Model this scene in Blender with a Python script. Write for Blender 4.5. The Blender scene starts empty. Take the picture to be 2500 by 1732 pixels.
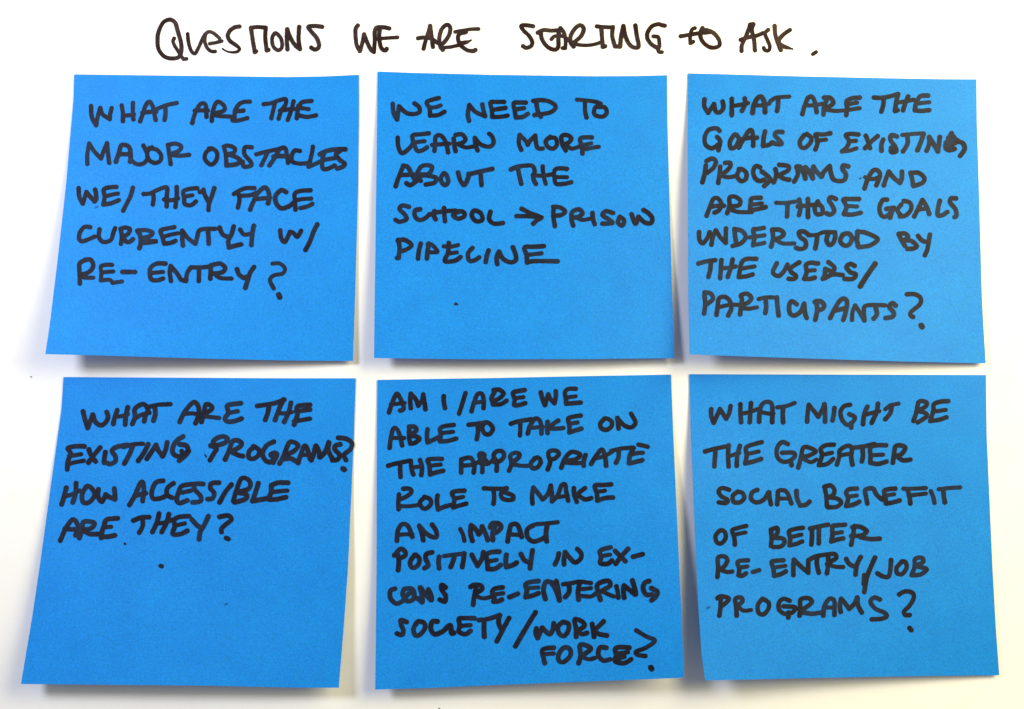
import bpy, math, random, bisect
from mathutils import Vector, noise

# ---------------------------------------------------------------- camera
scene = bpy.context.scene
W_PX, H_PX, F_PX = 2500.0, 1732.0, 2400.0
DIST, TILT = 0.2567, math.radians(5.0)
cam_d = bpy.data.cameras.new("camera")
cam = bpy.data.objects.new("camera", cam_d)
scene.collection.objects.link(cam)
cam_d.sensor_fit = 'HORIZONTAL'
cam_d.sensor_width = 36.0
cam_d.lens = 36.0 * F_PX / W_PX
cam_d.clip_start = 0.01
cam_d.clip_end = 50.0
cam.location = (0.0, -DIST * math.sin(TILT), DIST * math.cos(TILT))
cam.rotation_euler = (TILT, 0.0, 0.0)
scene.camera = cam

# ---------------------------------------------------------------- world and lamps (indoor: a cool lamp upper left, a broad warm one at the right)
world = bpy.data.worlds.new("World")
scene.world = world
world.use_nodes = True
bg = world.node_tree.nodes["Background"]
bg.inputs[0].default_value = (0.91, 0.93, 1.0, 1)
bg.inputs[1].default_value = 0.26

def lamp(name, loc, target, size, power, col, size_y=None):
    d = bpy.data.lights.new(name, 'AREA')
    d.shape = 'RECTANGLE' if size_y else 'DISK'
    d.size = size
    if size_y:
        d.size_y = size_y
    d.energy = power
    d.color = col
    o = bpy.data.objects.new(name, d)
    scene.collection.objects.link(o)
    o.location = loc
    o.rotation_euler = (Vector(target) - Vector(loc)).to_track_quat('-Z', 'Y').to_euler()
    return o

lamp("cool_lamp", (-0.23, 0.105, 0.26), (-0.05, 0.06, 0.0), 0.10, 0.90, (0.80, 0.84, 1.0))
lamp("warm_window", (0.28, 0.155, 0.27), (0.08, 0.08, 0.0), 0.30, 2.72, (1.0, 0.88, 0.48), 0.26)

vs = scene.view_settings
vs.view_transform = 'Standard'
vs.look = 'None'
vs.exposure = 0.0
vs.gamma = 1.0
vs.use_curve_mapping = False
scene.cycles.max_bounces = 6

random.seed(7)
COL = scene.collection

# ---------------------------------------------------------------- materials
def new_mat(name):
    m = bpy.data.materials.new(name)
    m.use_nodes = True
    nt = m.node_tree
    b = nt.nodes["Principled BSDF"]
    return m, nt, b

def noise_node(nt, scale, detail, rough, coord):
    n = nt.nodes.new("ShaderNodeTexNoise")
    n.inputs["Scale"].default_value = scale
    n.inputs["Detail"].default_value = detail
    n.inputs["Roughness"].default_value = rough
    nt.links.new(coord, n.inputs["Vector"])
    return n

def ramp(nt, fac, stops):
    r = nt.nodes.new("ShaderNodeValToRGB")
    el = r.color_ramp.elements
    while len(el) < len(stops):
        el.new(0.5)
    for e, (p, c) in zip(el, stops):
        e.position = p
        e.color = (*c, 1)
    nt.links.new(fac, r.inputs[0])
    return r.outputs[0]

def mul(nt, a, b, fac=1.0):
    n = nt.nodes.new("ShaderNodeMix")
    n.data_type = 'RGBA'
    n.blend_type = 'MULTIPLY'
    n.inputs[0].default_value = fac
    nt.links.new(a, n.inputs[6])
    nt.links.new(b, n.inputs[7])
    return n.outputs[2]

def off(nt, vec):
    n = nt.nodes.new("ShaderNodeVectorMath")
    n.operation = 'ADD'
    nt.links.new(vec, n.inputs[0])
    n.inputs[1].default_value = (3.7, 1.9, 0.4)
    return n.outputs[0]

def paper_material(name, base, lo, hi, grain, mottle, rough, bump, spec=0.22, tint_a=(1, 1, 1), tint_b=(1, 1, 1)):
    m, nt, b = new_mat(name)
    tc = nt.nodes.new("ShaderNodeTexCoord").outputs["Object"]
    rgb = nt.nodes.new("ShaderNodeRGB")
    rgb.outputs[0].default_value = (*base, 1)
    fine = noise_node(nt, 2600, 3, 0.8, tc)            # fibre grain
    coarse = noise_node(nt, 95, 4, 0.6, tc)             # cloudy pulp
    c1 = ramp(nt, fine.outputs[0], [(0.28, (1 - grain,) * 3), (0.72, (1 + 0.0,) * 3)])
    c2 = ramp(nt, coarse.outputs[0], [(0.3, lo), (0.7, hi)])
    out = mul(nt, rgb.outputs[0], c1)
    out = mul(nt, out, c2, mottle)
    hue = noise_node(nt, 2100, 1, 0.5, off(nt, tc))
    out = mul(nt, out, ramp(nt, hue.outputs[0], [(0.35, tint_a), (0.65, tint_b)]))
    nt.links.new(out, b.inputs["Base Color"])
    b.inputs["Roughness"].default_value = rough
    b.inputs["Specular IOR Level"].default_value = spec
    bp = nt.nodes.new("ShaderNodeBump")
    bp.inputs["Strength"].default_value = bump
    bp.inputs["Distance"].default_value = 0.00006
    nt.links.new(fine.outputs[0], bp.inputs["Height"])
    nt.links.new(bp.outputs[0], b.inputs["Normal"])
    return m

MAT_PAPER = paper_material("white_paper", (0.86, 0.86, 0.86), (0.97, 0.965, 0.95), (1, 1, 1), 0.05, 1.0, 0.75, 0.25)
MAT_NOTE = paper_material("blue_note_paper", (0.003, 0.29, 0.93), (0.82, 0.89, 0.94), (1, 1, 1), 0.44, 1.0, 0.56, 0.6, 0.22, (1.0, 0.93, 1.0), (1.0, 1.0, 0.93))

def ink_material(name, dark, light, spec, mid=None):
    mid = mid or tuple((a + b) / 2 for a, b in zip(dark, light))
    m, nt, b = new_mat(name)
    tc = nt.nodes.new("ShaderNodeTexCoord").outputs["Object"]
    a = noise_node(nt, 700, 3, 0.7, tc)
    c = noise_node(nt, 130, 2, 0.5, tc)
    mx = nt.nodes.new("ShaderNodeMath")
    mx.operation = 'MULTIPLY_ADD'
    nt.links.new(a.outputs[0], mx.inputs[0])
    mx.inputs[1].default_value = 0.6
    nt.links.new(c.outputs[0], mx.inputs[2])
    col = ramp(nt, mx.outputs[0], [(0.62, dark), (0.8, mid), (0.98, light)])
    nt.links.new(col, b.inputs["Base Color"])
    b.inputs["Roughness"].default_value = 0.55
    b.inputs["Specular IOR Level"].default_value = spec
    return m

MAT_INK_TITLE = ink_material("brown_black_ink", (0.022, 0.008, 0.005), (0.050, 0.030, 0.026), 0.05, (0.026, 0.016, 0.018))
MAT_INK_NOTE = ink_material("black_ink_on_blue", (0.004, 0.005, 0.014), (0.008, 0.020, 0.050), 0.13, (0.009, 0.0105, 0.023))
MAT_SPECK = ink_material("brown_speck", (0.16, 0.13, 0.09), (0.3, 0.25, 0.2), 0.1)
MAT_BLOT = ink_material("faint_blue_blot", (0.008, 0.06, 0.2), (0.01, 0.1, 0.35), 0.1)

# ---------------------------------------------------------------- helpers
CT, ST = math.cos(TILT), math.sin(TILT)
def place(px, py, z):
    """point of the sheet at height z that the photograph shows at (px, py)"""
    x = (px - W_PX / 2) / F_PX
    y = -(py - H_PX / 2) / F_PX
    d = Vector((x, y * CT + ST, y * ST - CT))
    t = (z - cam.location.z) / d.z
    return cam.location + d * t

def link(name, me, mat, parent=None):
    o = bpy.data.objects.new(name, me)
    me.materials.append(mat)
    COL.objects.link(o)
    if parent:
        o.parent = parent
        o.matrix_parent_inverse = parent.matrix_world.inverted()
    return o

def tag(o, label=None, cat=None, group=None, kind=None):
    for k, v in (("label", label), ("category", cat), ("group", group), ("kind", kind)):
        if v:
            o[k] = v
    return o

def poly_at(pts, t):
    """point on a smooth (Catmull-Rom) curve through pts, t by chord length 0..1"""
    acc = [0.0]
    for a, b in zip(pts, pts[1:]):
        acc.append(acc[-1] + math.hypot(b[0] - a[0], b[1] - a[1]))
    s = t * acc[-1]
    i = min(max(bisect.bisect_right(acc, s) - 1, 0), len(pts) - 2)
    w = (s - acc[i]) / (acc[i + 1] - acc[i])
    return (pts[i][0] + (pts[i + 1][0] - pts[i][0]) * w, pts[i][1] + (pts[i + 1][1] - pts[i][1]) * w)

def sm(x):
    x = min(max(x, 0.0), 1.0)
    return x * x * (3 - 2 * x)

# ---------------------------------------------------------------- the sheet everything lies on
def sheet():
    n = 90
    x0, x1, y0, y1 = -0.42, 0.42, -0.30, 0.30
    vs_, fs = [], []
    for j in range(n + 1):
        for i in range(n + 1):
            x = x0 + (x1 - x0) * i / n
            y = y0 + (y1 - y0) * j / n
            vs_.append((x, y, 0.0))
    for j in range(n):
        for i in range(n):
            a = j * (n + 1) + i
            fs.append((a, a + 1, a + n + 2, a + n + 1))
    me = bpy.data.meshes.new("paper_surface")
    me.from_pydata(vs_, [], fs)
    me.shade_smooth()
    o = link("paper_surface", me, MAT_PAPER)
    tag(o, "large white sheet of paper under the six blue notes, with a handwritten heading", kind="structure")
    return o
PAPER = sheet()

class Note:
    """one curled sticky note: four edge curves (photograph pixels) and how far it lifts off the sheet (mm)"""
    def __init__(self, top, bottom, left, right, bl, br, bow, el, er, bend=2.0):
        self.t, self.b, self.l, self.r = top, bottom, left, right
        self.bl, self.br, self.bow, self.el, self.er, self.bend = bl, br, bow, el, er, bend
    def px(self, u, v):
        T, B, L, R = poly_at(self.t, u), poly_at(self.b, u), poly_at(self.l, v), poly_at(self.r, v)
        c00, c10, c01, c11 = self.t[0], self.t[-1], self.b[0], self.b[-1]
        return tuple((1 - v) * T[k] + v * B[k] + (1 - u) * L[k] + u * R[k]
                     - ((1 - u) * (1 - v) * c00[k] + u * (1 - v) * c10[k] + (1 - u) * v * c01[k] + u * v * c11[k]) for k in (0, 1))
    def z(self, u, v):
        u = min(max(u, 0), 1); v = min(max(v, 0), 1)
        s = max((v - 0.10) / 0.90, 0.0) ** self.bend
        base = (self.bl * (1 - u) + self.br * u + self.bow * 4 * u * (1 - u)) * s
        side = self.el * (1 - u) ** 3 * sm(v / 0.45) + self.er * u ** 3 * sm(v / 0.9)
        wob = 0.5 * noise.noise(Vector((u * 2.3 + self.bl, v * 2.3, self.br))) * sm(v * 2)
        return (0.35 + max(base + side + wob, 0.0)) * 0.001
    def uv(self, x, y):
        u = v = 0.5
        for _ in range(6):
            p = self.px(u, v); e = 1e-3
            pu = self.px(u + e if u < 0.9 else u - e, v); pv = self.px(u, v + e if v < 0.9 else v - e)
            su = e if u < 0.9 else -e; sv = e if v < 0.9 else -e
            a, b_, c, d = (pu[0] - p[0]) / su, (pv[0] - p[0]) / sv, (pu[1] - p[1]) / su, (pv[1] - p[1]) / sv
            dx, dy = x - p[0], y - p[1]
            D = a * d - b_ * c
            u = min(max(u + (d * dx - b_ * dy) / D, 0.0), 1.0)
            v = min(max(v + (a * dy - c * dx) / D, 0.0), 1.0)
        return u, v
    def build(self, parent):
        n = 56
        top, bot, fs = [], [], []
        for j in range(n + 1):
            for i in range(n + 1):
                u, v = i / n, j / n
                x, y = self.px(u, v)
                z = self.z(u, v)
                top.append(tuple(place(x, y, z)))
                q = place(x, y, z); bot.append((q.x, q.y, q.z - 0.00012))
        N = len(top)
        for j in range(n):
            for i in range(n):
                a = j * (n + 1) + i
                fs.append((a, a + n + 1, a + n + 2, a + 1))
                fs.append((N + a, N + a + 1, N + a + n + 2, N + a + n + 1))
        rim = [i for i in range(n + 1)] + [j * (n + 1) + n for j in range(1, n + 1)] + \
              [n * (n + 1) + i for i in range(n - 1, -1, -1)] + [j * (n + 1) for j in range(n - 1, 0, -1)]
        m = len(rim)
        edge = [top[k] for k in rim] + [bot[k] for k in rim]      # own vertices: a crisp cut edge
        for k in range(m):
            k2 = (k + 1) % m
            fs.append((2 * N + k, 2 * N + k2, 2 * N + m + k2, 2 * N + m + k))
        me = bpy.data.meshes.new("sheet")
        me.from_pydata(top + bot + edge, [], fs)
        for p in me.polygons:
            p.use_smooth = p.index < 2 * n * n
        return link("sheet", me, MAT_NOTE, parent)

# ---------------------------------------------------------------- marker strokes
def spline(pts):
    if len(pts) == 1:
        pts = [pts[0], (pts[0][0] + 0.8, pts[0][1] + 0.4)]
    if len(pts) == 2:
        P = [pts[0], pts[0], pts[1], pts[1]]
    else:
        closed = math.hypot(pts[0][0] - pts[-1][0], pts[0][1] - pts[-1][1]) < 1.0
        P = [pts[-2] if closed else pts[0]] + pts + [pts[1] if closed else pts[-1]]
    out = []
    for i in range(1, len(P) - 2):
        p0, p1, p2, p3 = P[i - 1], P[i], P[i + 1], P[i + 2]
        d = math.hypot(p2[0] - p1[0], p2[1] - p1[1])
        n = max(2, int(d / 1.8))
        for k in range(n):
            t = k / n
            out.append(tuple(0.5 * (2 * p1[c] + (p2[c] - p0[c]) * t + (2 * p0[c] - 5 * p1[c] + 4 * p2[c] - p3[c]) * t * t
                             + (3 * p1[c] - p0[c] - 3 * p2[c] + p3[c]) * t ** 3) for c in (0, 1)))
    out.append(tuple(pts[-1]))
    return out

def ribbon(pts, w, taper, seed, verts, faces, surf, lift):
    """a marker stroke: ribbon with round ends, edge slightly uneven, following the paper surface"""
    base = len(verts)
    n = len(pts)
    r0 = w / 2
    length = sum(math.hypot(b[0] - a[0], b[1] - a[1]) for a, b in zip(pts, pts[1:])) + 1e-6
    L, R, C, s = [], [], [], 0.0
    for i, p in enumerate(pts):
        a, b = pts[max(i - 1, 0)], pts[min(i + 1, n - 1)]
        dx, dy = b[0] - a[0], b[1] - a[1]
        m = math.hypot(dx, dy) or 1.0
        dx, dy = dx / m, dy / m
        if i:
            s += math.hypot(p[0] - pts[i - 1][0], p[1] - pts[i - 1][1])
        endf = 1 + 0.07 * math.exp(-s / (r0 * 1.2)) + 0.05 * math.exp(-(length - s) / (r0 * 1.2))
        slow = 0.97 + 0.06 * noise.noise(Vector((s * 0.03, seed * 3.7, 1)))
        if taper:
            slow *= 1 - 0.6 * sm((s / length - 0.45) / 0.55)
        wl = r0 * endf * slow * (1 + 0.09 * noise.noise(Vector((p[0] * 0.28, p[1] * 0.28, seed))))
        wr = r0 * endf * slow * (1 + 0.09 * noise.noise(Vector((p[0] * 0.28, p[1] * 0.28, seed + 40))))
        L.append((p[0] - dy * wl, p[1] + dx * wl)); R.append((p[0] + dy * wr, p[1] - dx * wr)); C.append((dx, dy, wl, wr))
    def add(x, y, f):
        verts.append(surf(x, y, lift + 0.000012 * f)); return len(verts) - 1
    li = [add(*L[i], i / n) for i in range(n)]
    ri = [add(*R[i], i / n) for i in range(n)]
    for i in range(n - 1):
        faces.append((li[i], ri[i], ri[i + 1], li[i + 1]))
    for end in (0, 1):
        i = 0 if end == 0 else n - 1
        dx, dy, wl, wr = C[i]
        sg = -1 if end == 0 else 1
        fan = [li[i]]
        for k in range(1, 8):
            a = math.pi * k / 8
            rr = wl + (wr - wl) * k / 8
            rr *= 1 + 0.05 * math.sin(seed * 5 + k * 1.9)
            cx = math.cos(a) * -dy * rr + sg * math.sin(a) * dx * rr
            cy = math.cos(a) * dx * rr + sg * math.sin(a) * dy * rr
            fan.append(add(pts[i][0] + cx, pts[i][1] + cy, i / n))
        fan.append(ri[i])
        faces.append(tuple(fan if end else fan[::-1]))

def build_word(name, label, strokes, ox, oy, k, width, surf, mat, parent, seed):
    verts, faces = [], []
    lift = 0.00003
    floor = 0.0 if k > 0.9 else (43.0 if k < 0.25 else 34.5)
    for si, st in enumerate(strokes.split(";")):
        w = width
        taper = False
        runs, cur, nums = [], [], []
        for tok in st.split():
            if tok == "t":
                taper = True
            elif tok[0] == "w":
                w = float(tok[1:])
            elif tok == "c":
                if len(cur) > 1:
                    runs.append(cur)
                cur = [cur[-1]]
            else:
                nums.append(float(tok))
                if len(nums) == 2:
                    cur.append((ox + nums[0] * k, oy + nums[1] * k)); nums = []
        if len(cur) > 1 or not runs:
            runs.append(cur)
        if w >= 24:
            w = max(w * (1.0 if k < 0.25 else 1.17 if surf is surfs.get(5) else 1.13 if surf is surfs.get(6) else 1.17), floor)
        for ri, run in enumerate(runs):
            ribbon(spline(run), w * k, taper and ri == len(runs) - 1, seed + si * 1.3 + ri * 0.37, verts, faces, surf, lift)
            lift += 0.000004
    me = bpy.data.meshes.new(name)
    me.from_pydata(verts, [], faces)
    o = link(name, me, mat, parent)
    if label:
        o["label"] = label
    return o

NOTES = {
 1: dict(e=([(181,182),(330,184),(500,186),(700,188.5),(790,187),(876,183)], [(110.5,865),(250,868.5),(500,876),(700,880.6),(861.5,881.8)],
            [(181,182),(179,245),(161.7,446),(140,640),(121,796),(110.5,865)], [(876,183),(876.4,270),(874.7,446),(867,720),(861.5,881.8)]),
         lift=(9.0,1.5,0.0,0.6,0.0), label="blue sticky note asking about the major obstacles, upper row, left of two"),
 2: dict(e=([(922,175),(1000,178),(1200,183),(1450,186.5),(1550,186),(1628.5,184)], [(913,874.5),(1050,876.5),(1200,878),(1450,877),(1646.4,874.8)],
            [(922,175),(920.5,300),(918.6,446),(915,720),(913,874.5)], [(1628.5,184),(1629.5,300),(1633.5,446),(1641,720),(1646.4,874.8)]),
         lift=(3.5,2.5,1.3,1.5,0.0), label=""),
 3: dict(e=([(1679.8,179.4),(1780,182),(1950,186.7),(2150,191),(2300,193.7),(2384,194)], [(1683.6,865.5),(1800,870),(1950,875),(2200,883),(2406.5,887.6)],
            [(1679.8,179.4),(1679,300),(1679.4,446),(1680.4,720),(1683.6,865.5)], [(2384,194),(2385,300),(2389.6,446),(2397,720),(2400,780),(2406.5,887.6)]),
         lift=(5.5,1.5,1.0,2.5,0.0), label=""),
 4: dict(e=([(155,921),(330,922),(500,923),(700,924),(868.4,924)], [(51,1670.5),(250,1672),(500,1674.5),(700,1679),(827,1679.6)],
            [(155,921),(150,1000),(136.5,1096),(96.5,1386),(78,1510),(51,1670.5)], [(868.4,924),(864,1066),(849.5,1386),(840,1520),(827,1679.6)]),
         lift=(6.5,5.0,0.5,0.0,0.0), label=""),
 5: dict(e=([(921,928),(1060,925.5),(1200,923.5),(1450,918.3),(1638,915)], [(916,1684),(1050,1680),(1200,1673.5),(1450,1664),(1670,1655)],
            [(921,928),(920,1066),(919.3,1386),(916,1684)], [(1638,915),(1644,1066),(1658.5,1386),(1664,1500),(1670,1655)]),
         lift=(4.0,3.0,0.8,0.5,5.0), label=""),
 6: dict(e=([(1683,914),(1850,914.5),(2000,915),(2200,915.5),(2407,916)], [(1721.6,1661.5),(1850,1659),(2000,1655.5),(2250,1651),(2439.6,1649)],
            [(1683,914),(1687,1066),(1700,1386),(1706,1500),(1713,1600),(1721.6,1661.5)], [(2407,916),(2409,1066),(2423,1386),(2431,1530),(2439.6,1649)]),
         lift=(6.0,0.8,0.3,2.5,0.0), label=""),
}
NOTES[1]["label"] = "blue sticky note about the major obstacles faced currently with re-entry"
NOTES[2]["label"] = "blue sticky note about the school to prison pipeline, its lower third blank"
NOTES[3]["label"] = "bright blue sticky note about the goals of existing programs, in seven lines ending PARTICIPANTS?"
NOTES[4]["label"] = "blue sticky note asking what existing programs there are and how accessible, its lower half blank"
NOTES[5]["label"] = "blue sticky note filled with nine lines of writing down to WORK FORCE?"
NOTES[6]["label"] = "blue sticky note about the greater social benefit of better re-entry and job programs"

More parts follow.
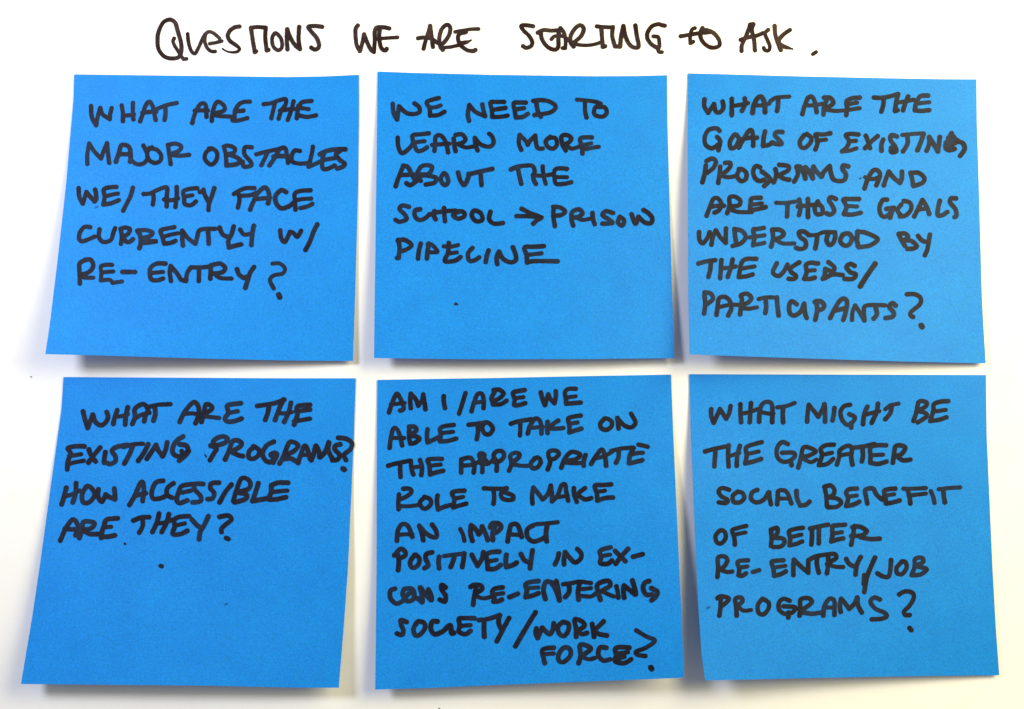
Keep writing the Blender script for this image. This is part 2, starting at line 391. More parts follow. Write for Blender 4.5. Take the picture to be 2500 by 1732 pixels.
TRACES = """
@0 360 30 500 50
QUESTIONS=245 85 190 105 150 160 120 240 113 320 120 400 150 460 200 505 270 522 340 512 368 482 382 430 378 350 352 250 332 180 316 128 285 95 245 85;300 295 288 325 302 372 335 425 370 480 405 530 c 440 525 w34;452 245 462 340 490 430 532 468 570 410 610 320 640 262 685 222 740 235 790 275 810 295 w44;650 250 645 330 670 400 715 440 762 443 w40;700 355 760 345 835 325 w34;1035 162 980 172 925 212 903 270 935 330 1000 375 1035 412 1010 445 950 452 890 440 845 412 t;1165 175 1240 168 1330 175 c 1325 280 1335 380 1342 430 c 1360 425;1165 175 1175 250 1190 350 1208 450 c 1222 440;1435 238 1405 280 1405 350 1425 400 1470 428 1508 405 1515 350 1498 290 1460 245 1435 238 w46;1575 420 1568 300 1572 192 c 1610 290 1660 370 1715 415 c 1700 300 1707 165;1965 165 1880 155 1810 165 1840 215 1900 285 1930 360 1920 405 1880 420 1842 398
@0 840 30 500 50
WE=155 150 130 190 130 280 145 380 178 438 c 205 350 225 250 c 260 340 300 420 335 448 c 345 330 345 220 370 175 440 170 508 183;402 200 395 280 410 380 440 425 470 430 480 412;380 300 480 292 600 284 w42
ARE=895 412 915 330 955 210 968 155 c 985 280 1000 393;832 295 900 285 985 300 1050 345 w48;1110 425 1080 380 1072 290 1100 190 1160 142 1195 180 1180 260 1130 335 1090 370;1115 415 1130 400 1200 392 1290 372 w44;1250 222 1350 205 1430 192 1512 190 w44;1370 225 1300 245 1282 300 1310 370 1380 425 1450 438 1478 425;1300 350 1380 338 1430 315 t
@0 1240 30 500 50
STARTING=285 160 210 148 150 155 175 205 240 270 275 340 255 385 205 402 170 382;335 232 400 202 480 208 565 205;372 230 382 300 430 375 490 415 540 420 568 385 568 300 575 200;590 178 630 230 650 320 645 405 c 618 405 w46;490 305 530 270 620 272 690 320 w44;740 388 705 340 710 260 760 180 815 147 853 185 830 260 770 320 730 350;740 350 800 368 900 373 990 358 1035 342 w44;1000 160 1080 168 1180 172 w48;1052 190 1060 290 1068 390 c 1095 383;1182 168 1175 270 1205 385 c 1262 388 c 1275 270 1300 155 c 1330 290 1385 380 1460 400 1470 360 1450 260 1435 150;1765 152 1730 145 1690 135 1620 160 1572 230 1572 300 1620 365 1690 405;1638 272 1690 280 1703 325 1705 385 1690 415 c 1700 445 1735 450 w44
@0 1600 30 500 50
TO=445 180 410 200 392 280 395 350 c 428 332 w44;285 272 380 255 480 240 620 225 w48;530 178 505 240 520 310 570 370 640 400 715 382 722 330 690 270 630 220 560 200
ASK=970 438 975 370 1020 270 1065 155 c 1065 138 1103 136 c 1085 200 1110 300 1120 430;960 312 1040 285 1140 265 1210 235;1270 198 1235 240 1260 310 1288 380 1275 432 1235 428 1220 403 w46;1342 155 1350 250 1378 345 1412 428;1515 200 1450 245 1398 300 1388 340;1400 360 1450 388 1545 415 t
DOT=1772 473 1808 450 w40
@1 170 225 700 31
WHAT=172 112 178 200 212 268 c 225 200 246 128 c 265 180 322 218 c 325 180 338 128;418 108 428 170 428 235;428 190 470 188 515 180;508 88 508 160 512 220;566 235 590 170 610 110 640 78 665 110 680 170 690 225;585 168 640 160 695 158;690 140 780 105 860 88 w26;768 110 770 170 762 225
ARE=985 250 1005 180 1040 110 1070 90 1095 110 1098 160 1100 200;1005 150 1060 148 1110 150;1142 232 1150 160 1175 90 1200 80 1240 110 1240 150 1170 170 1150 180;1160 185 1220 195 1300 200 1310 228 1350 230 1428 210;1325 210 1330 150 1360 100 1400 80 1448 78;1335 155 1395 150
THE=1560 98 1620 90 1680 68 1735 58 1735 100 1700 150 1680 215;1650 90 1635 150 1620 212 w26;1800 75 1780 150 1752 225;1690 150 1760 140 1830 135;1840 110 1830 170 1825 212;1845 115 1870 82 1945 72;1865 130 1920 138 w26;1850 190 1910 200 1980 188
MAJOR=142 578 142 500 158 415 c 200 480 252 535 c 275 470 300 412 c 308 490 318 570;372 560 395 490 415 430 460 430 485 460 490 530 485 560 w34;405 500 480 500;490 545 540 580 590 575 622 540 620 490 592 430;662 445 625 480 635 540 680 570 725 555 735 510 700 465 640 450;790 425 800 500 812 580;790 425 850 415 895 435 880 470 810 500;820 505 880 512 960 505
OBSTACLES=1145 455 1100 480 1085 530 1110 570 1145 582 1180 545 1185 490 1150 455 1120 455;1240 440 1255 510 1260 590;1240 440 1270 430 1325 450 1320 485 1270 500;1270 500 1330 520 1370 550 1340 580 1260 590 w34;1462 445 1410 445 1405 500 1450 555 1460 590 1400 600 1390 560 w32;1500 500 1580 480 1650 465 1710 450;1590 485 1565 540 1540 590;1605 590 1640 540 1690 460 1730 450 1745 500 1755 570;1640 520 1690 515 1750 515 w34;1850 475 1810 470 1785 510 1790 560 1850 575 1930 570;1955 440 1945 500 1920 600 c 1970 580 2010 560;2010 500 2060 475 2130 462 2215 460 w34;2045 490 2030 550 2035 615 2080 615 2130 590;2045 545 2130 530 w24;2170 475 2140 500 2170 545 2210 575 2195 600 2150 615 w32
@1 170 430 700 32
WE=72 98 78 170 105 222 c 135 130 c 160 160 200 205 c 215 180 205 110;375 88 320 92 275 110 280 170 270 230 c 330 220 395 195;285 165 340 150 388 142 w28
SLASH=508 95 490 160 460 220 430 280
THEY=595 145 650 140 700 115 770 90 785 110 780 170 780 245;670 140 675 180 668 230;760 190 820 195 870 180;860 90 860 160 850 250;1025 98 960 105 915 125 920 180 925 225 975 235 1015 205;925 165 985 155 w28;1045 128 w26;1075 110 1085 150 1115 205;1162 98 1140 170 1120 220 1115 275
FACE=1320 145 1370 115 1420 98 1485 98;1355 140 1365 190 1352 255;1365 160 1450 155 1500 135;1450 270 1480 200 1510 140 1560 95 1590 110 1605 170 1595 220 w34;1500 185 1560 180 1610 175;1740 130 1700 115 1655 160 1660 220 1700 260 1760 245 1800 215 w34;1935 115 1860 120 1810 140 1810 200 1815 270;1820 195 1880 185 1940 182 w30;1855 258 1910 245 1950 225
CURRENTLY=165 412 120 410 85 450 75 500 100 525 150 510 200 488;240 430 235 490 270 530 330 515 350 460 365 420;410 425 420 490 412 545;410 425 450 415 485 430 465 470 425 485;432 490 450 525 480 530 508 508;545 440 570 490 570 550 560 580 w34;545 440 610 435 665 455 640 485 570 500;590 505 630 520 700 525 600 540 w28;840 412 770 425 730 440 745 490 760 545 c 820 535 850 520;750 490 810 472 870 460 w28;910 560 905 500 905 440 c 950 500 1010 545 c 1025 490 1040 440 1090 425 1170 425;1110 430 1115 490 1118 545;1205 415 1230 470 1275 490;1318 405 1300 470 1275 520 1280 575 c 1330 560 1378 550;1370 430 1400 470 1450 465 w30;1480 400 1468 460 1460 555
W=1692 438 1700 500 1730 530 1770 450 c 1800 460 1830 490 1860 440
SLASH=1990 390 1960 450 1930 530 1895 595 w34
@1 170 600 700 33
RE-=130 115 80 145 80 220 82 305;120 115 170 115 190 160 170 200 130 225 100 230;80 235 85 250 c 130 258 190 258 w26;340 155 290 155 250 170 255 220 250 280 c 320 275 345 300 c 420 288 w28;260 215 350 208 w28;425 212 525 212
ENTRY=770 145 700 145 650 180 645 230 655 270 700 280 750 265;665 220 750 212 w28;815 285 805 220 812 165 c 860 220 895 275 c 935 285 c 945 220 975 175 c 1050 175 1120 170 w32;1040 180 1038 285;1130 265 1135 160;1150 155 1210 145 1250 180 1225 215 1150 225;1160 225 1210 260 1300 265 w30;1345 190 1360 230 1400 260 1420 250;1482 172 1450 220 1430 280 1412 340
QUESTION=1630 145 1690 145 1730 185 1710 225 1640 240 1610 280 1640 345 w28;1680 395 1688 415 w36
@2 930 225 700 32
WE=95 95 102 170 130 222 c 145 115 c 200 165 260 178 310 160 305 120 270 92;465 48 370 80 390 130 395 190 c 460 185 510 158;390 125 440 122 480 108 w26
NEED=708 232 698 180 710 105 c 760 160 838 195 c 825 150 815 100;990 80 920 80 880 85 890 140 895 200 c 960 200 1018 190;895 145 1000 128;1165 85 1110 85 1068 90 1075 150 1085 205 c 1140 200 1180 175;1080 140 1150 130;1225 72 1280 65 1350 75 1405 115 1370 160 1280 180 1235 185;1250 90 1260 150 1285 200
TO=1575 62 1650 68 1730 80 1765 95 w30;1640 80 1640 150 1652 205;1765 95 1720 130 1715 175 1745 195 1790 195 1815 165 1800 125 1750 120
LEARN=135 368 140 440 170 492 230 450 265 400;385 332 320 340 255 350 265 410 290 470 330 470 370 445;275 405 350 395 w28;430 475 435 420 440 360 480 350 520 400 540 485;412 425 480 420 550 415 w30;585 375 590 430 600 475;600 345 650 340 680 380 650 410 600 420;620 420 680 445 745 438 w28;778 470 760 420 755 370 c 800 420 870 440 905 410 895 360 870 335
MORE=1128 465 1108 410 1115 345 c 1165 395 1180 425 c 1200 390 1240 350 c 1245 400 1260 450 1300 455;1360 360 1325 395 1340 440 1385 455 1415 420 1400 370 1350 370;1485 470 1460 420 1450 360 1490 345 1530 370 1510 405 1460 425;1490 425 1530 455 1590 440 w28;1695 365 1630 365 1600 380 1615 440 1620 495;1610 430 1690 412 w26;1640 460 1700 448 1750 440 w26
@2 930 390 700 33
ABOUT=118 215 140 150 180 50 c 215 60 250 120 270 160;160 125 270 120 350 120;320 170 290 130 320 60 370 45 410 60 390 110 330 130;350 125 440 145 430 185 360 200;205 190 240 205 300 160;505 110 480 160 510 205 540 180 530 130 505 110;620 105 640 170 670 205 700 150 705 115;720 115 800 95 895 75;800 95 805 160 808 205
THE=1045 80 1090 60 1150 50 1215 50 1235 90 1225 150 1245 195;1100 60 1110 120 1128 195;1300 55 1305 120 1325 195 w30;1220 125 1300 130 1370 120 w28;1495 75 1430 70 1395 90 1395 150 1410 195 1470 195 1530 182 w31;1400 140 1495 142 w26
SCHOOL=225 380 170 370 150 400 190 440 205 480 150 500 118 485;315 400 275 410 275 460 310 485 350 475 390 440;430 415 425 450 440 480;400 440 450 425 520 415 600 410;508 390 510 440 515 495;620 420 580 445 620 475 670 455 660 420 600 415;750 410 730 450 765 495 815 485 800 430 750 410;880 420 870 480 910 515 980 510
ARROW=1090 455 1180 455 1290 465;1130 395 1200 430 1285 465 1250 490 1225 515
PRISON=1390 385 1385 450 1398 535;1385 380 1440 385 1480 415 1450 445 1400 450;1545 530 1530 470 1540 420 1590 400 1620 430 1590 460 1550 465;1570 465 1620 485 1700 470 w28;1700 430 1705 480 1718 520;1865 430 1810 415 1780 445 1830 480 1860 510 1780 515;1920 460 1905 505 1940 530 1955 490 1930 465;2015 440 2045 515 2070 460 c 2120 505 2170 510 2180 470 2150 430 2110 405
@2 930 580 700 33
PIPELINE=140 20 150 90 142 165 c 130 165;135 25 190 20 245 60 210 95 150 115;320 50 305 110 298 170 w34;385 50 375 110 370 170;375 55 410 60 455 115 400 120 w28;505 72 560 75 620 62 w30;545 45 540 120 512 185 540 195 600 185 640 158;545 130 610 120 w26;735 85 700 130 710 185 750 185 790 160 w32;865 105 850 150 842 198;935 215 930 160 950 115 c 980 170 1040 200 1085 180 1080 130 1060 80;1310 70 1230 75 1155 80 1170 140 1175 200 c 1240 190 1420 192;1180 140 1290 128 w30
SPECK=595 538 608 533 w18;600 525 606 540 618 542 w10
@3 1690 215 700 33
WHAT=98 92 98 150 128 200 c 175 130 c 190 190 225 195 250 160 245 110;318 88 318 150 318 220;325 145 390 135 448 122 w28;422 85 425 130 400 185;485 200 495 140 520 90 550 70 575 100 585 150 585 195 w36;510 140 560 140 620 125 w28;630 105 680 78 780 70 w28;690 85 690 140 682 185
ARE=885 210 905 140 930 80;930 80 960 70 985 110 1000 195;920 140 980 140 1060 125 w28;1055 215 1060 150 1080 100;1060 78 1110 80 1135 120 1100 150 1060 165;1080 175 1150 185 1230 180 1345 163 w28;1345 78 1280 85 1240 110 1245 160 1238 220;1260 130 1325 118 w28
THE=1460 78 1520 80 1590 68 1650 50;1540 90 1535 140 1520 190;1655 50 1640 110 1630 185 c 1650 180;1735 70 1710 130 1695 180;1640 120 1700 110 1780 95 w28;1895 62 1840 65 1815 90 1795 140 1790 180 c 1840 185 1905 178;1810 125 1905 115 w28
GOALS=220 345 190 325 130 340 100 400 110 460 160 485 210 455;200 395 225 430 210 500;345 375 305 430 310 485 350 470 375 410 345 375;375 480 420 400 455 345 480 345 490 400 490 465;410 410 470 400 520 400;585 350 575 400 570 465 c 610 460 650 440;725 355 680 355 665 380 700 420 720 450 680 450 640 440
OF=900 380 865 430 875 475 910 480 950 440 955 400 920 370;1110 365 1050 375 990 375 1010 430 990 495;1000 425 1075 415 w28
EXISTING=1335 375 1280 370 1235 380 1260 430 1240 480 1205 510;1205 510 1260 505 1320 485 w30;1260 430 1315 425 w28;1395 385 1410 420 1430 485;1490 388 1430 440 1390 485;1535 415 1520 460 1522 505;1645 390 1600 380 1595 420 1630 470 1640 510 1600 515 1600 480;1690 378 1770 370 1860 365 w28;1730 385 1730 450 1695 510;1860 370 1840 430 1810 500;1885 505 1905 450 1905 395 c 1940 450 1975 510 c 1985 450 1990 395;2085 365 2060 410 2035 470 2060 500 2110 490;2080 400 2080 450 2120 440;2060 400 2075 450 2110 440 2130 420;2050 470 2090 460;2100 390 2120 420;2040 440 2100 430 2170 440 2190 490 2155 545
@3 1690 380 700 33
PROGRAMS=115 45 160 25 190 50 170 100 120 140;110 80 100 150 82 215;225 90 220 150 210 220;265 60 305 60 305 90 270 130 230 150;245 165 290 175 350 165 w28;385 110 360 160 390 205 430 190 435 140 400 110 375 110;545 95 510 85 490 130 505 180 540 205 580 195;560 130 600 160 625 195 580 245;670 110 675 160 655 215;700 75 770 85 770 120 690 160;700 165 735 185 780 195;820 210 850 150 840 90 c 870 90 890 130 910 185 c 905 130 910 95 c 940 130 970 185 c 965 130 975 90 c 1000 130 1040 170 c 1060 130 1105 85 c 1115 140 1135 190 1180 205 1225 195 1235 150 1210 110 1215 80 1255 88
SPECK=1345 185 1352 184 w10
AND=1385 265 1410 190 1450 125 1490 120 1510 160 1480 240;1390 175 1450 190 1510 170 w28;1540 240 1560 180 1580 130 c 1620 180 1670 220 c 1685 180 1685 130;1755 140 1770 200 1775 240;1755 140 1820 140 1865 180 1850 220 1780 245
ARE=115 485 140 420 170 350 205 345 235 390 215 440 180 460;165 410 200 405 255 405;280 465 300 400 300 340 340 330 385 360 375 400 310 410;320 440 380 455 480 455 w28;550 340 480 345 470 380 465 440 c 530 430 590 415;480 395 560 385 w28
THOSE=675 380 750 382 830 370 w28;765 385 765 440 762 490;860 355 870 420 858 480;850 410 940 400 1010 395;930 350 930 420 930 495;1010 370 985 420 1000 470 1045 465 1045 420 1010 380;1155 350 1115 335 1100 360 1130 410 1140 450 1110 475 1080 465;1340 350 1270 350 1215 355 1240 410 1220 470 c 1280 475 1355 460;1240 405 1325 410 w28
GOALS=1565 355 1530 360 1505 420 1520 480 1560 490 1610 440 c 1590 500;1560 430 1620 420;1680 395 1650 440 1680 485;1700 365 1750 380 1760 430 1720 480 1670 490;1785 490 1820 420 1850 360 c 1885 410 1905 470;1820 435 1890 425 w28;1990 365 1975 430 1975 480 2010 480 2050 455;2120 345 2080 345 2075 380 2115 430 2125 480 2110 495
@3 1690 540 700 33
UNDERSTOOD=55 90 58 150 85 180 125 130 140 90;155 190 165 130 190 75 c 225 130 270 175 c 270 120 272 60;340 65 345 120 355 180;340 65 400 80 430 130 390 180 325 200;575 55 520 65 490 70 500 130 490 195;460 132 580 115 w28;500 190 540 185 580 175 w28;645 75 650 140 635 205;645 70 700 70 735 95 720 125 660 150;680 155 730 180 820 180 w28;935 110 900 85 860 90 870 130 910 160 910 210 870 225 835 215;935 115 1000 110 1060 90 1150 90 w28;1005 120 1000 170 990 220;1095 100 1080 150 1100 190 1130 180 1150 130 1145 95;1210 110 1190 160 1220 195 1260 190 1285 140 1260 100 1220 105;1330 85 1325 150 1335 205;1330 85 1400 95 1490 145 1430 195 1340 210
BY=1660 105 1680 150 1710 200;1660 105 1710 100 1735 130 1700 155;1700 155 1760 160 1805 200 1780 220 1730 225;1815 120 1840 150 1865 165;1910 110 1900 170 1890 230 1870 275
THE=50 342 110 325 185 315;150 325 145 390 130 450;235 315 230 390 225 460;230 380 300 375 350 365 w28;325 310 310 380 285 450;515 305 440 305 400 330 385 390 375 450 c 430 445 485 430;410 380 500 365 w28
USERS=680 340 650 400 660 430 700 440 740 400 765 350;860 332 790 380 800 415 835 440 820 465 775 465;1010 342 950 335 915 355 920 410 900 465 c 950 465 985 455;920 400 985 395 w28;1095 330 1140 370 1130 405 1070 385;1070 385 1065 430 1050 465;1065 460 1130 430 1210 435;1305 360 1270 345 1240 370 1270 410 1315 430 1290 465 1225 465
SLASH=1470 345 1410 430 1350 525 w38
@3 1690 640 700 33
PARTICIPANTS=100 245 150 255 165 300 110 345;98 270 105 340 95 415;195 425 205 360 215 295 260 280 300 310 315 370 290 430;230 360 300 345 390 345 w30;395 340 385 420 c 400 300 390 270 440 255 475 290 450 325 400 345;405 370 460 375 520 365 w28;535 298 590 285 650 285 w30;590 300 595 360 588 410;680 285 685 350 695 430;840 340 800 315 780 350 785 410 820 430 870 400 900 335 c 905 400 920 450;995 315 1005 380 990 465;985 320 1030 315 1060 345 1050 375 1010 390;1110 450 1160 350 1200 300 1235 300 1245 340 1235 400 1215 465;1150 390 1235 370;1285 465 1290 400 1310 350 c 1350 410 1385 470 c 1380 400 1390 355 1450 345 1550 348 w30;1475 360 1485 420 1460 455;1635 350 1610 330 1585 360 1620 405 1610 440 1555 450
QUESTION=1725 260 1790 260 1835 290 1830 340 1760 400 1755 430 1775 442;1840 510 1848 522 w38
@4 140 960 740 33
WHAT=195 140 210 200 230 265 c 270 165 c 290 220 330 245 370 220 385 180 375 145;455 130 435 190 425 235;440 180 490 175 535 160 w28;535 110 520 180 515 240;570 235 590 180 590 120 650 85 690 120 670 170 660 215;595 190 640 165 700 150 w30;680 110 760 90 860 85 w28;740 110 745 160 730 210
ARE=930 220 970 140 1035 70 1070 100 1075 160 1050 230;960 160 1030 155 1090 170 w28;1095 220 1110 170 1125 95 1145 85 1175 105 1165 130 1090 175;1100 175 1160 182 1230 190 w28;1395 78 1330 85 1290 100 1300 150 1275 190 1290 215 1340 215 1400 195;1310 150 1370 138 w28
THE=1520 98 1580 90 1660 75 1725 50;1610 90 1600 150 1580 205;1720 50 1690 110 1655 205;1675 150 1730 155 1780 145 w28;1775 75 1760 140 1725 220;1920 90 1850 95 1820 110 1825 160 1800 240;1815 140 1920 125;1800 215 1860 205 1920 195 w30
EXISTING=205 405 140 405 80 420 100 460 80 520 75 580;90 480 180 465 w28;85 540 140 525 200 515 w28;240 430 255 470 290 520;325 415 280 470 235 530;365 450 358 490 355 530;530 395 450 410 415 440 440 480 440 520 400 540 375 530;500 410 580 390 650 385 w28;575 395 550 460 510 535;690 390 660 450 615 515;680 500 720 440 750 395 c 770 440 800 480 c 820 440 835 375;955 330 900 370 875 430 890 470 940 480 990 440 980 400 930 390;945 440 950 480 925 515 c 970 480 1000 440 w28
SPECK=1122 470 1132 485 w12
PROGRAMS=1185 370 1210 345 1260 330 1295 350 1270 380 1200 400;1165 400 1210 420 1190 460 1160 510;1275 505 1300 450 1330 370 1370 360 1400 380 1385 410 1330 440;1330 450 1370 470 1410 480;1500 410 1460 440 1455 490 1490 500 1530 470 1530 430 1490 405;1645 370 1590 400 1560 460 1580 510 1620 525 1655 490 c 1620 470 1650 455 1670 470 1640 530;1690 535 1720 480 1760 380 1800 375 1830 400 1800 440 1740 470;1730 500 1780 500 1830 530;1830 530 1850 470 1880 400 1905 440 1920 500;1850 470 1930 470 w28;1930 510 1950 460 1965 400 1990 450 1995 490 2040 440 2065 370 2060 430 2080 480 2100 510;2150 390 2115 400 2110 430 2145 470 2130 505 2090 510
QUESTION=2135 340 2200 350 2240 385 2225 430 2180 470 2195 510;2170 575 2182 582 w36
@4 120 1150 740 33
HOW=130 130 115 190 95 255;115 195 170 180 230 150 w30;205 95 200 170 180 240;285 120 250 180 260 240 310 235 345 180 320 130 285 120;375 140 370 190 400 235 430 180 c 460 200 500 215 c 500 180 495 135
ACCESSIBLE=610 260 650 190 690 100 710 85 720 140 710 230;650 190 735 170;865 75 810 90 780 160 790 210 840 210 890 190;945 95 900 130 895 180 935 205;1090 100 1010 115 985 160 970 220 990 245 1050 225;1010 165 1080 150 w28;1170 100 1110 100 1105 140 1150 190 1150 230 1090 240;1290 90 1235 95 1225 130 1255 170 1240 210 1205 215;1385 105 1340 160 1295 240;1400 230 1420 160 1460 60 1510 65 1530 100 1510 140 1430 160;1440 165 1500 180 1490 215 1410 240;1590 95 1570 160 1545 230 c 1600 220 1680 205;1690 110 1685 170 1665 215 1730 215 1800 200;1690 110 1740 90 1815 90;1700 160 1750 155 1810 150 w28
ARE=85 530 120 450 170 375 200 380 220 430 200 490;120 440 180 445 260 440;230 510 250 440 260 390 310 385 345 400 320 435 260 450;270 460 310 480 370 480;520 360 440 370 420 410 405 450 395 510;410 500 450 500 500 490;415 430 470 425 w28;420 400 440 370 520 360
THEY=640 378 700 355 760 352;710 365 710 420 685 470;835 325 820 390 785 465;815 400 870 395 940 370 w28;910 330 890 400 855 465;1065 345 990 350 950 375 955 420 940 480 1000 480 1050 455;960 415 1030 400 w28;1085 370 1120 410 1150 430;1210 345 1180 410 1150 460 1140 520
QUESTION=1295 350 1360 340 1385 370 1340 410 1310 440 1310 465;1345 510 1362 518 w32
SPECK=574 554 578 556 w18
@5 930 930 700 33
AM=65 255 90 180 125 105 150 130 180 200 180 230 155 240;80 190 190 180 w28;240 220 235 160 240 105 c 280 150 300 200 c 330 160 340 110 c 350 170 358 230
I=505 125 505 170 515 220
SLASH=680 100 655 180 628 265
ARE=728 245 750 170 775 110 810 105 825 150 825 220;745 180 830 165 w28;905 75 950 72 985 102 955 140 900 165;912 92 888 140 895 165 903 190;900 190 960 190 1010 160;1155 75 1090 85 1060 100 1075 150 1070 195 1110 195 1160 180;1080 140 1145 132 w28
WE=1285 95 1300 150 1318 195 c 1335 140 1345 110 c 1365 150 1395 180 c 1405 130 1405 85;1565 65 1510 65 1480 90 1485 140 1490 185 c 1550 180 1605 175;1490 135 1565 125 w28
ABLE=70 540 80 460 100 385 130 390 155 450 170 520;90 460 185 460 w28;230 370 225 440 235 505;225 370 270 370 285 400 240 430;240 440 290 450 310 470 270 500 235 505;375 390 370 440 375 495 c 410 480 460 455;585 355 510 365 475 385 480 430 475 485 c 530 485 605 465;490 420 580 410 w28
TO=705 355 780 345 850 335;780 350 780 410 770 470;845 335 815 370 830 420 870 430 900 390 880 350 845 335
TAKE=1045 345 1110 325 1210 310;1120 340 1120 390 1118 440;1180 425 1200 360 1240 305 1275 320 1290 370 1290 425;1200 380 1300 370 w28;1340 330 1335 380 1340 420;1425 320 1380 350 1350 380 c 1400 385 1465 380;1605 280 1540 290 1505 305 1515 360 1515 415 c 1560 400 1610 385;1520 345 1580 335 w28
ON=1800 305 1765 340 1770 380 1810 395 1850 370 1855 330 1820 305 1795 305;1910 385 1905 340 1900 300 c 1950 355 2000 375 2030 365 2045 330 2010 265
@5 930 1095 700 33
THE=58 140 130 120 230 100;155 130 155 180 158 230;240 100 245 160 260 210;250 155 320 145 w28;315 95 330 150 325 215;490 85 420 85 375 95 390 140 395 210 c 440 195 500 180;395 140 480 130 w28
APPROPRIATE=645 195 645 130 645 90 c 700 75 730 85 750 140 745 195;650 140 740 130 800 100;815 190 815 120 790 60 800 40 830 50 830 80 850 110;800 120 860 125 900 90 w28;930 180 930 110 905 60 930 25 975 25 990 60 960 100 910 110;1030 180 1050 120 1040 60 1080 35 1115 50 1100 80 1060 110;1070 130 1130 140 1200 140 w30;1240 80 1205 120 1220 160 1260 150 1285 110 1265 75 1235 80;1340 170 1360 110 1345 50 1360 20 1410 20 1430 45 1400 80 1360 90;1450 155 1480 80 1530 30 1590 40 1600 60 1560 90 1490 100;1490 115 1560 120 1630 115 w30;1645 55 1630 100 1630 140;1690 125 1730 60 1775 10 1800 60 1810 140;1730 80 1800 60 1860 25 w28;1850 20 1940 0 2030 -5 w30;1910 15 1910 70 1890 115;2070 -30 2105 -23 2145 -12 w30;2030 0 2000 60 1995 120 c 2040 110 2100 95;2010 50 2060 38 2105 35 w28
ROLE=145 370 140 430 142 490;180 325 230 325 245 350 210 385 150 410;155 465 230 465 300 455 w28;350 395 315 430 325 470 360 485 400 450 395 410 350 390;455 380 450 430 460 490 c 510 470 560 455;670 340 600 345 570 360 590 410 580 475 c 630 460 685 445;590 405 660 390 w28
TO=828 322 900 325 1010 325;905 335 910 390 905 445;1010 320 970 350 970 395 1010 415 1060 410 1060 380 1000 355
MAKE=1218 445 1215 380 1225 315 c 1270 370 1300 410 c 1340 370 1365 300 c 1375 370 1375 425 c 1420 380 1450 300 1480 290 1490 350 1505 420;1410 395 1500 380 w28;1550 320 1555 380 1575 430;1640 320 1600 350 1580 375 c 1640 410 1690 400;1850 290 1780 295 1720 300 1735 360 1740 420 c 1800 400 1865 395;1740 350 1800 340 w28
@5 930 1255 720 34
AN=125 210 130 140 155 90 190 80 220 110 245 180;130 165 190 160 245 160 w28;330 205 320 150 300 95 c 350 150 400 180 435 180 430 130 400 85
IMPACT=620 120 640 160 652 210 w30;715 210 700 150 705 90 c 740 120 765 160 c 785 130 790 100 c 815 150 835 205;875 205 875 140 900 85;855 105 870 75 920 75 940 105 910 140 880 150;990 215 1000 150 1020 85 1070 90 1100 180;1000 160 1095 165 w30;1190 90 1145 120 1145 180 1190 215 1250 200 1290 175;1215 80 1290 75 1380 65 w28;1300 80 1290 150 1295 215
POSITIVELY=135 440 140 370 130 310;105 325 150 275 185 290 190 325 140 350;265 320 230 370 235 410 265 420 295 390 300 350 275 320;400 300 355 315 350 350 370 400 340 425;455 335 450 380 455 425;495 330 560 320 650 310 w28;575 330 560 380 545 415;650 310 645 360 635 415;710 320 735 370 755 405 c 790 350 800 300;925 295 860 300 825 320 830 370 835 430 c 890 430 935 400;845 370 905 360 w28;980 320 975 370 980 415 c 1030 400 1060 380;1095 315 1120 360 1160 380;1185 285 1175 350 1165 425
IN=1390 310 1380 350 1360 395;1430 395 1430 350 1440 300 c 1480 350 1520 380 1560 350 1565 310 1535 275
EX=1795 262 1740 275 1710 295 1720 340 1715 385 1770 390 1805 365;1725 330 1790 318 w28;1830 290 1870 330 1910 370;1930 275 1880 330 1835 390;1970 335 2045 315
@5 930 1405 720 34
CONS=110 105 75 120 75 180 120 220 170 200 210 150 250 130;180 110 170 150 200 200 250 190 260 140 240 105 190 105;285 180 320 210;305 95 320 150 325 205;310 95 350 150 395 195 390 150 370 110;505 95 475 75 475 110 505 160 500 205 460 190
RE-ENTERING=720 230 730 160 745 90;700 90 730 75 780 80 790 110 740 140;745 165 800 180 850 170 880 150 w28;950 95 890 105 870 130 885 170 880 205 c 910 205 945 190;880 150 955 140 w28;1005 170 1070 145;1230 45 1160 55 1130 75 1140 120 1130 170 c 1180 160 1230 140;1140 100 1230 95 w28;1285 185 1270 110 1290 50 1330 55 c 1365 110 1395 195 c 1385 110 1370 45;1425 70 1490 60 1550 50 1640 60 w30;1470 75 1470 130 1440 170;1545 190 1540 130 1550 70;1550 110 1640 100 w28;1560 160 1640 165 1680 140 w28;1715 190 1700 140 1690 80 1730 50 1780 45 1790 80 1730 120;1730 125 1780 150 1820 165 w28;1840 85 1850 130 1855 175 w30;1900 175 1895 120 1900 80 c 1950 120 1990 150 1980 90 1965 40;2095 45 2060 60 2050 110 2075 150 2115 150;2115 100 2160 130 2145 170 2115 195
SOCIETY=200 365 155 350 160 390 175 430 165 465 125 455;280 370 255 420 270 470 310 460 345 410 335 370 290 360;440 360 400 365 390 420 420 460 480 440 540 390 550 450 570 450 w36;730 335 660 335 610 340 615 390 610 440 660 460 700 435;615 395 700 390 w30;765 350 840 340 930 310;805 350 805 420 808 480;925 315 920 370 940 420;1000 335 950 430 905 515
SLASH=1208 290 1140 400 1050 555 w36
WORK=1215 415 1210 450 1225 490 c 1260 410 c 1290 440 1320 460 1345 420 1350 375;1420 365 1385 400 1390 450 1430 475 1465 430 1465 380 1425 365;1525 480 1525 420 1515 345 1570 360 1590 395 1540 430;1540 435 1570 460 1610 450;1650 380 1660 440 1665 480;1740 360 1700 400 1660 435 c 1710 460 1765 470 w34
@5 930 1485 720 34
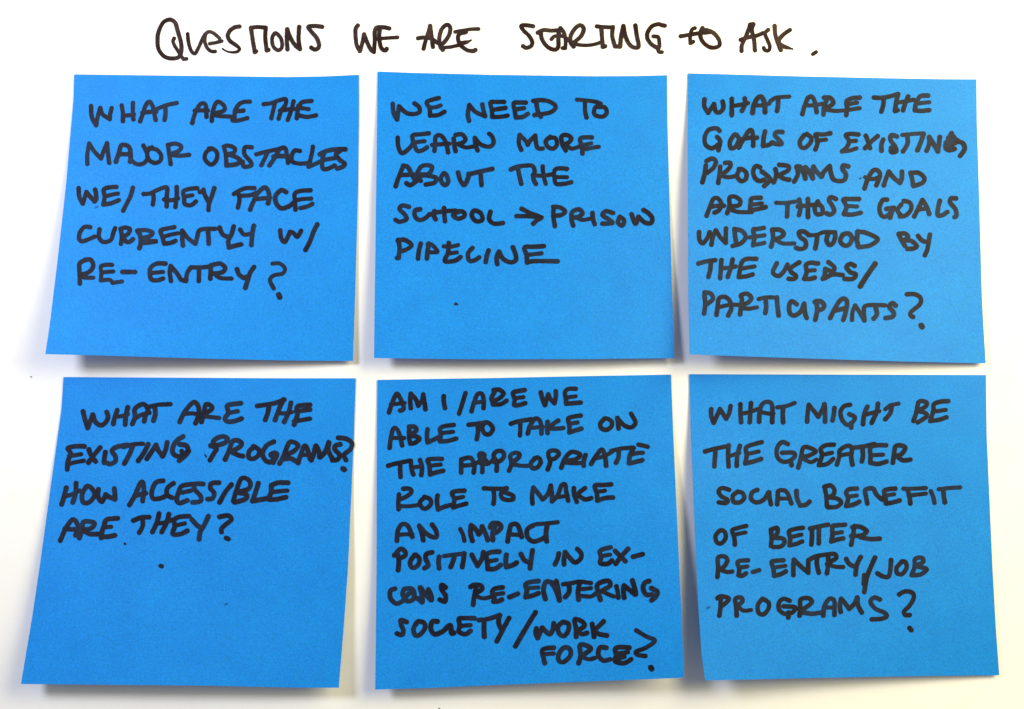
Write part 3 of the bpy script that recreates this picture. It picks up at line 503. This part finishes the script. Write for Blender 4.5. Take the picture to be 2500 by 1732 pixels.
FORCE=1350 310 1290 315 1260 335 1270 390 1280 430;1275 360 1350 355 w28;1430 310 1390 360 1390 410 1430 420 1480 370 1475 320 1430 310;1545 430 1560 370 1555 290 1610 295 1640 320 1590 360;1560 375 1620 400 1670 390 w30;1760 310 1710 310 1700 370 1740 410 1790 400;1940 310 1870 305 1830 320 1840 370 1830 415 1900 430 1955 400;1840 355 1930 345 w28;1860 390 1900 380
QUESTION=1995 175 2070 220 2140 255 2070 310 1995 340 2005 365 2065 375 w32;2108 465 2114 475 w38
@6 1700 960 700 34
WHAT=120 130 120 180 140 240 c 190 130 c 210 160 240 205 c 265 160 275 105;355 90 355 160 360 235;440 80 435 150 430 235;370 165 440 150 490 130 w28;505 230 510 150 530 90 575 70 610 100 610 235;530 155 580 165 620 165 w28;650 115 720 105 790 80 w28;700 115 695 170 698 235
MIGHT=890 230 895 160 905 95 c 950 150 980 190 c 1010 140 1030 90 c 1035 150 1035 230;1110 120 1105 170 1095 220;1235 95 1190 105 1160 150 1170 210 1210 255 1250 240 1275 195 1230 170;1245 240 1245 278;1375 110 1350 170 1340 250;1355 175 1410 160 1470 145 w28;1460 85 1450 150 1410 240;1520 130 1560 100 1625 85 w28;1570 105 1560 160 1520 210
BE=1745 225 1770 150 1790 70 1850 75 1840 110 1770 145;1780 145 1840 160 1850 190 1780 235;2025 65 1960 70 1910 90 1905 140 1880 225 c 1950 215 2010 195;1905 150 2005 135 w28
THE=70 470 140 450 235 430;155 450 150 520 145 590;260 420 255 500 260 590;260 510 345 480 w28;350 425 330 500 325 585;525 395 450 415 400 440 405 500 395 565 c 460 550 520 530;410 490 500 470 w28
GREATER=735 410 690 395 650 440 650 510 690 550 750 545 790 510 780 480 690 480;760 545 765 580;820 600 840 520 860 440 910 440 960 470 900 505 850 510;860 530 920 555 965 535 w30;1105 415 1040 420 1000 450 1010 500 985 580 c 1050 570 1100 530;1020 495 1090 480 w28;1130 575 1150 510 1155 460 1210 425 1250 440 1245 510 1255 575;1160 500 1250 485 w28;1250 440 1340 430 1430 410;1335 430 1340 500 1330 550;1525 420 1450 420 1400 440 1400 500 1400 560 c 1460 570 1530 550;1400 500 1500 495 w28;1580 560 1590 490 1600 430 1640 420 1680 440 1650 490 1600 510;1620 510 1660 540 1720 535
@6 1700 1160 700 34
SOCIAL=265 120 210 105 180 130 200 170 250 200 240 225 180 220;335 135 295 165 300 215 350 220 385 185 370 145 330 135;490 120 450 140 440 190 480 220 540 200 580 140;585 140 590 190 600 235;650 235 655 180 660 130 710 125 740 160 765 230;660 190 750 190 w28;805 130 810 190 835 245 c 880 240 910 215
BENEFIT=1030 95 1045 170 1050 250;1030 95 1080 85 1110 120 1100 160 1060 180;1060 180 1130 190 1165 220 1130 255 1060 260;1290 110 1230 115 1205 140 1220 190 1205 250 c 1260 240 1310 215;1220 175 1290 165 w28;1375 230 1365 180 1360 120 1420 110 1450 160 1500 200 1510 170;1600 110 1540 115 1510 130 1520 180 1525 230 c 1580 220 1635 205;1520 165 1590 155 w28;1665 110 1750 110 1845 105 w28;1700 120 1715 180 1720 230;1710 165 1845 150 w28;1885 130 1905 180 1915 225 w30;1950 115 2030 105 2120 100 w30;1985 115 1990 170 1998 220
OF=195 445 155 490 165 540 200 550 235 510 230 460 195 445;400 410 340 425 290 445 305 500 310 560;305 480 395 462 w28
BETTER=600 450 605 510 600 570;600 440 650 425 650 470 620 500;620 505 690 510 710 540 680 575 620 580;855 425 790 435 745 455 755 510 750 565 c 800 555 850 535;755 500 845 480 w28;915 430 980 415 1060 400;930 435 930 500 925 560;985 420 985 490 985 550;1195 400 1130 405 1095 415 1095 480 1085 535 c 1130 520 1180 510;1100 470 1170 460 w28;1245 560 1260 490 1270 410;1255 420 1310 415 1370 450 1330 485 1245 490;1320 500 1400 515 1475 512
@6 1700 1350 700 34
RE-=170 195 175 120 175 40 225 30 250 60 225 110 190 130;200 140 250 155 290 150 w30;415 60 350 65 330 80 345 130 340 180 c 370 185 400 165;345 120 410 110 w28;455 155 505 140 w32
ENTRY=700 60 640 65 605 75 620 130 625 185 c 670 175 720 150;620 120 715 105 w28;780 180 780 120 785 55 c 840 110 900 160 c 900 100 900 60;900 60 960 30 1040 15 1110 10 1125 40 1080 70;970 50 970 100 985 160;1060 40 1060 100 1050 165;1050 90 1110 110 1180 115 w28;1205 50 1230 90 1270 110;1320 35 1290 100 1280 175
SLASH=1435 40 1400 120 1370 200 1350 315 w36;1350 180 1345 250 w34
JOB=1565 60 1560 130 1545 190 1500 190 1455 165;1650 75 1610 120 1615 165 1655 170 1690 120 1680 75 1650 70;1730 180 1755 110 1760 50 1810 40 1825 70 1770 105;1780 110 1840 125 1850 140 1800 175 1740 180
PROGRAMS=185 505 195 430 195 360;170 365 200 350 260 365 240 400 200 430;325 505 320 430 315 370 360 360 370 390 325 430;340 435 380 465 440 460 w30;530 370 495 420 500 480 540 495 580 450 580 400 535 370;750 385 700 370 665 400 665 455 710 490 770 480 795 440 700 430;740 480 740 520;830 505 835 440 840 375 900 365 930 395 880 440 840 455;860 480 930 490 1000 480 w34;1020 505 1030 430 1070 370 1110 390 1110 500;1030 440 1100 440 w28;1160 475 1155 420 1165 370 c 1200 410 1230 450 c 1270 410 1295 360 c 1300 420 1330 480
S=1475 375 1430 360 1400 395 1440 450 1510 480 1530 510 1490 530 1410 535
QUESTION=1630 335 1680 310 1740 325 1745 370 1710 430 1670 470 1680 500 1715 500 w34;1715 605 1728 622 w34
"""

def note_surf(nt):
    def f(x, y, lift):
        u, v = nt.uv(x, y)
        return tuple(place(x, y, nt.z(u, v) + lift))
    return f

surfs = {0: lambda x, y, lift: tuple(place(x, y, 0.00002 + lift))}
parents = {0: PAPER}
for k, d in NOTES.items():
    T, B, L, R = d["e"]
    nt = Note(T, B, L, R, *d["lift"])
    root = bpy.data.objects.new("sticky_note", None)
    root.empty_display_size = 0.01
    COL.objects.link(root)
    c = place(*nt.px(0.5, 0.5), 0.0)
    root.location = c
    bpy.context.view_layer.update()
    tag(root, d["label"], "sticky note", "blue sticky notes on the white sheet")
    nt.build(root)
    surfs[k] = note_surf(nt)
    parents[k] = root

SPOKEN = {"SLASH": "slash", "QUESTION": "question mark", "DOT": "full stop", "ARROW": "arrow"}
NAMES = {"SLASH": "slash_mark", "QUESTION": "question_mark", "DOT": "full_stop", "ARROW": "arrow", "SPECK": "ink_speck"}
cur = None
seed = 0
for line in TRACES.strip().splitlines():
    line = line.strip()
    if not line:
        continue
    if line[0] == "@":
        p = line[1:].split()
        cur = (int(p[0]), float(p[1]), float(p[2]), float(p[3]) / 2304.0, float(p[4]))
        continue
    w, st = line.split("=", 1)
    seed += 1
    ni, ox, oy, k, width = cur
    mat = MAT_INK_TITLE if ni == 0 else MAT_INK_NOTE
    build_word(NAMES.get(w, "handwritten_word"), None if w in NAMES else "the word " + w, st, ox, oy, k, width,
               surfs[ni], mat, parents[ni], seed)

# small marks on the white sheet
for (x, y, r) in ((76, 920.5, 2.6), (1073, 1731, 3.4)):
    build_word("paper_speck", None, "%g %g %g %g w%g" % (x - r * 0.3, y - r * 0.3, x + r * 0.3, y + r * 0.4, r), 0, 0, 1, r,
               surfs[0], MAT_SPECK, PAPER, x)
build_word("ink_speck", None, "391.5 1382 395 1383 w10", 0, 0, 1, 10, surfs[4], MAT_INK_NOTE, parents[4], 5)
# faint blots on the notes
for (ni, x, y, r) in ((1, 235.5, 506, 4.5), (3, 2100.5, 436, 4.0), (4, 552.5, 1475, 4.5), (6, 1729, 1484, 5)):
    build_word("ink_blot", None, "%g %g %g %g w%g" % (x - r * 0.5, y + r * 0.2, x + r * 0.5, y - r * 0.2, r), 0, 0, 1, r,
               surfs[ni], MAT_BLOT, parents[ni], x)
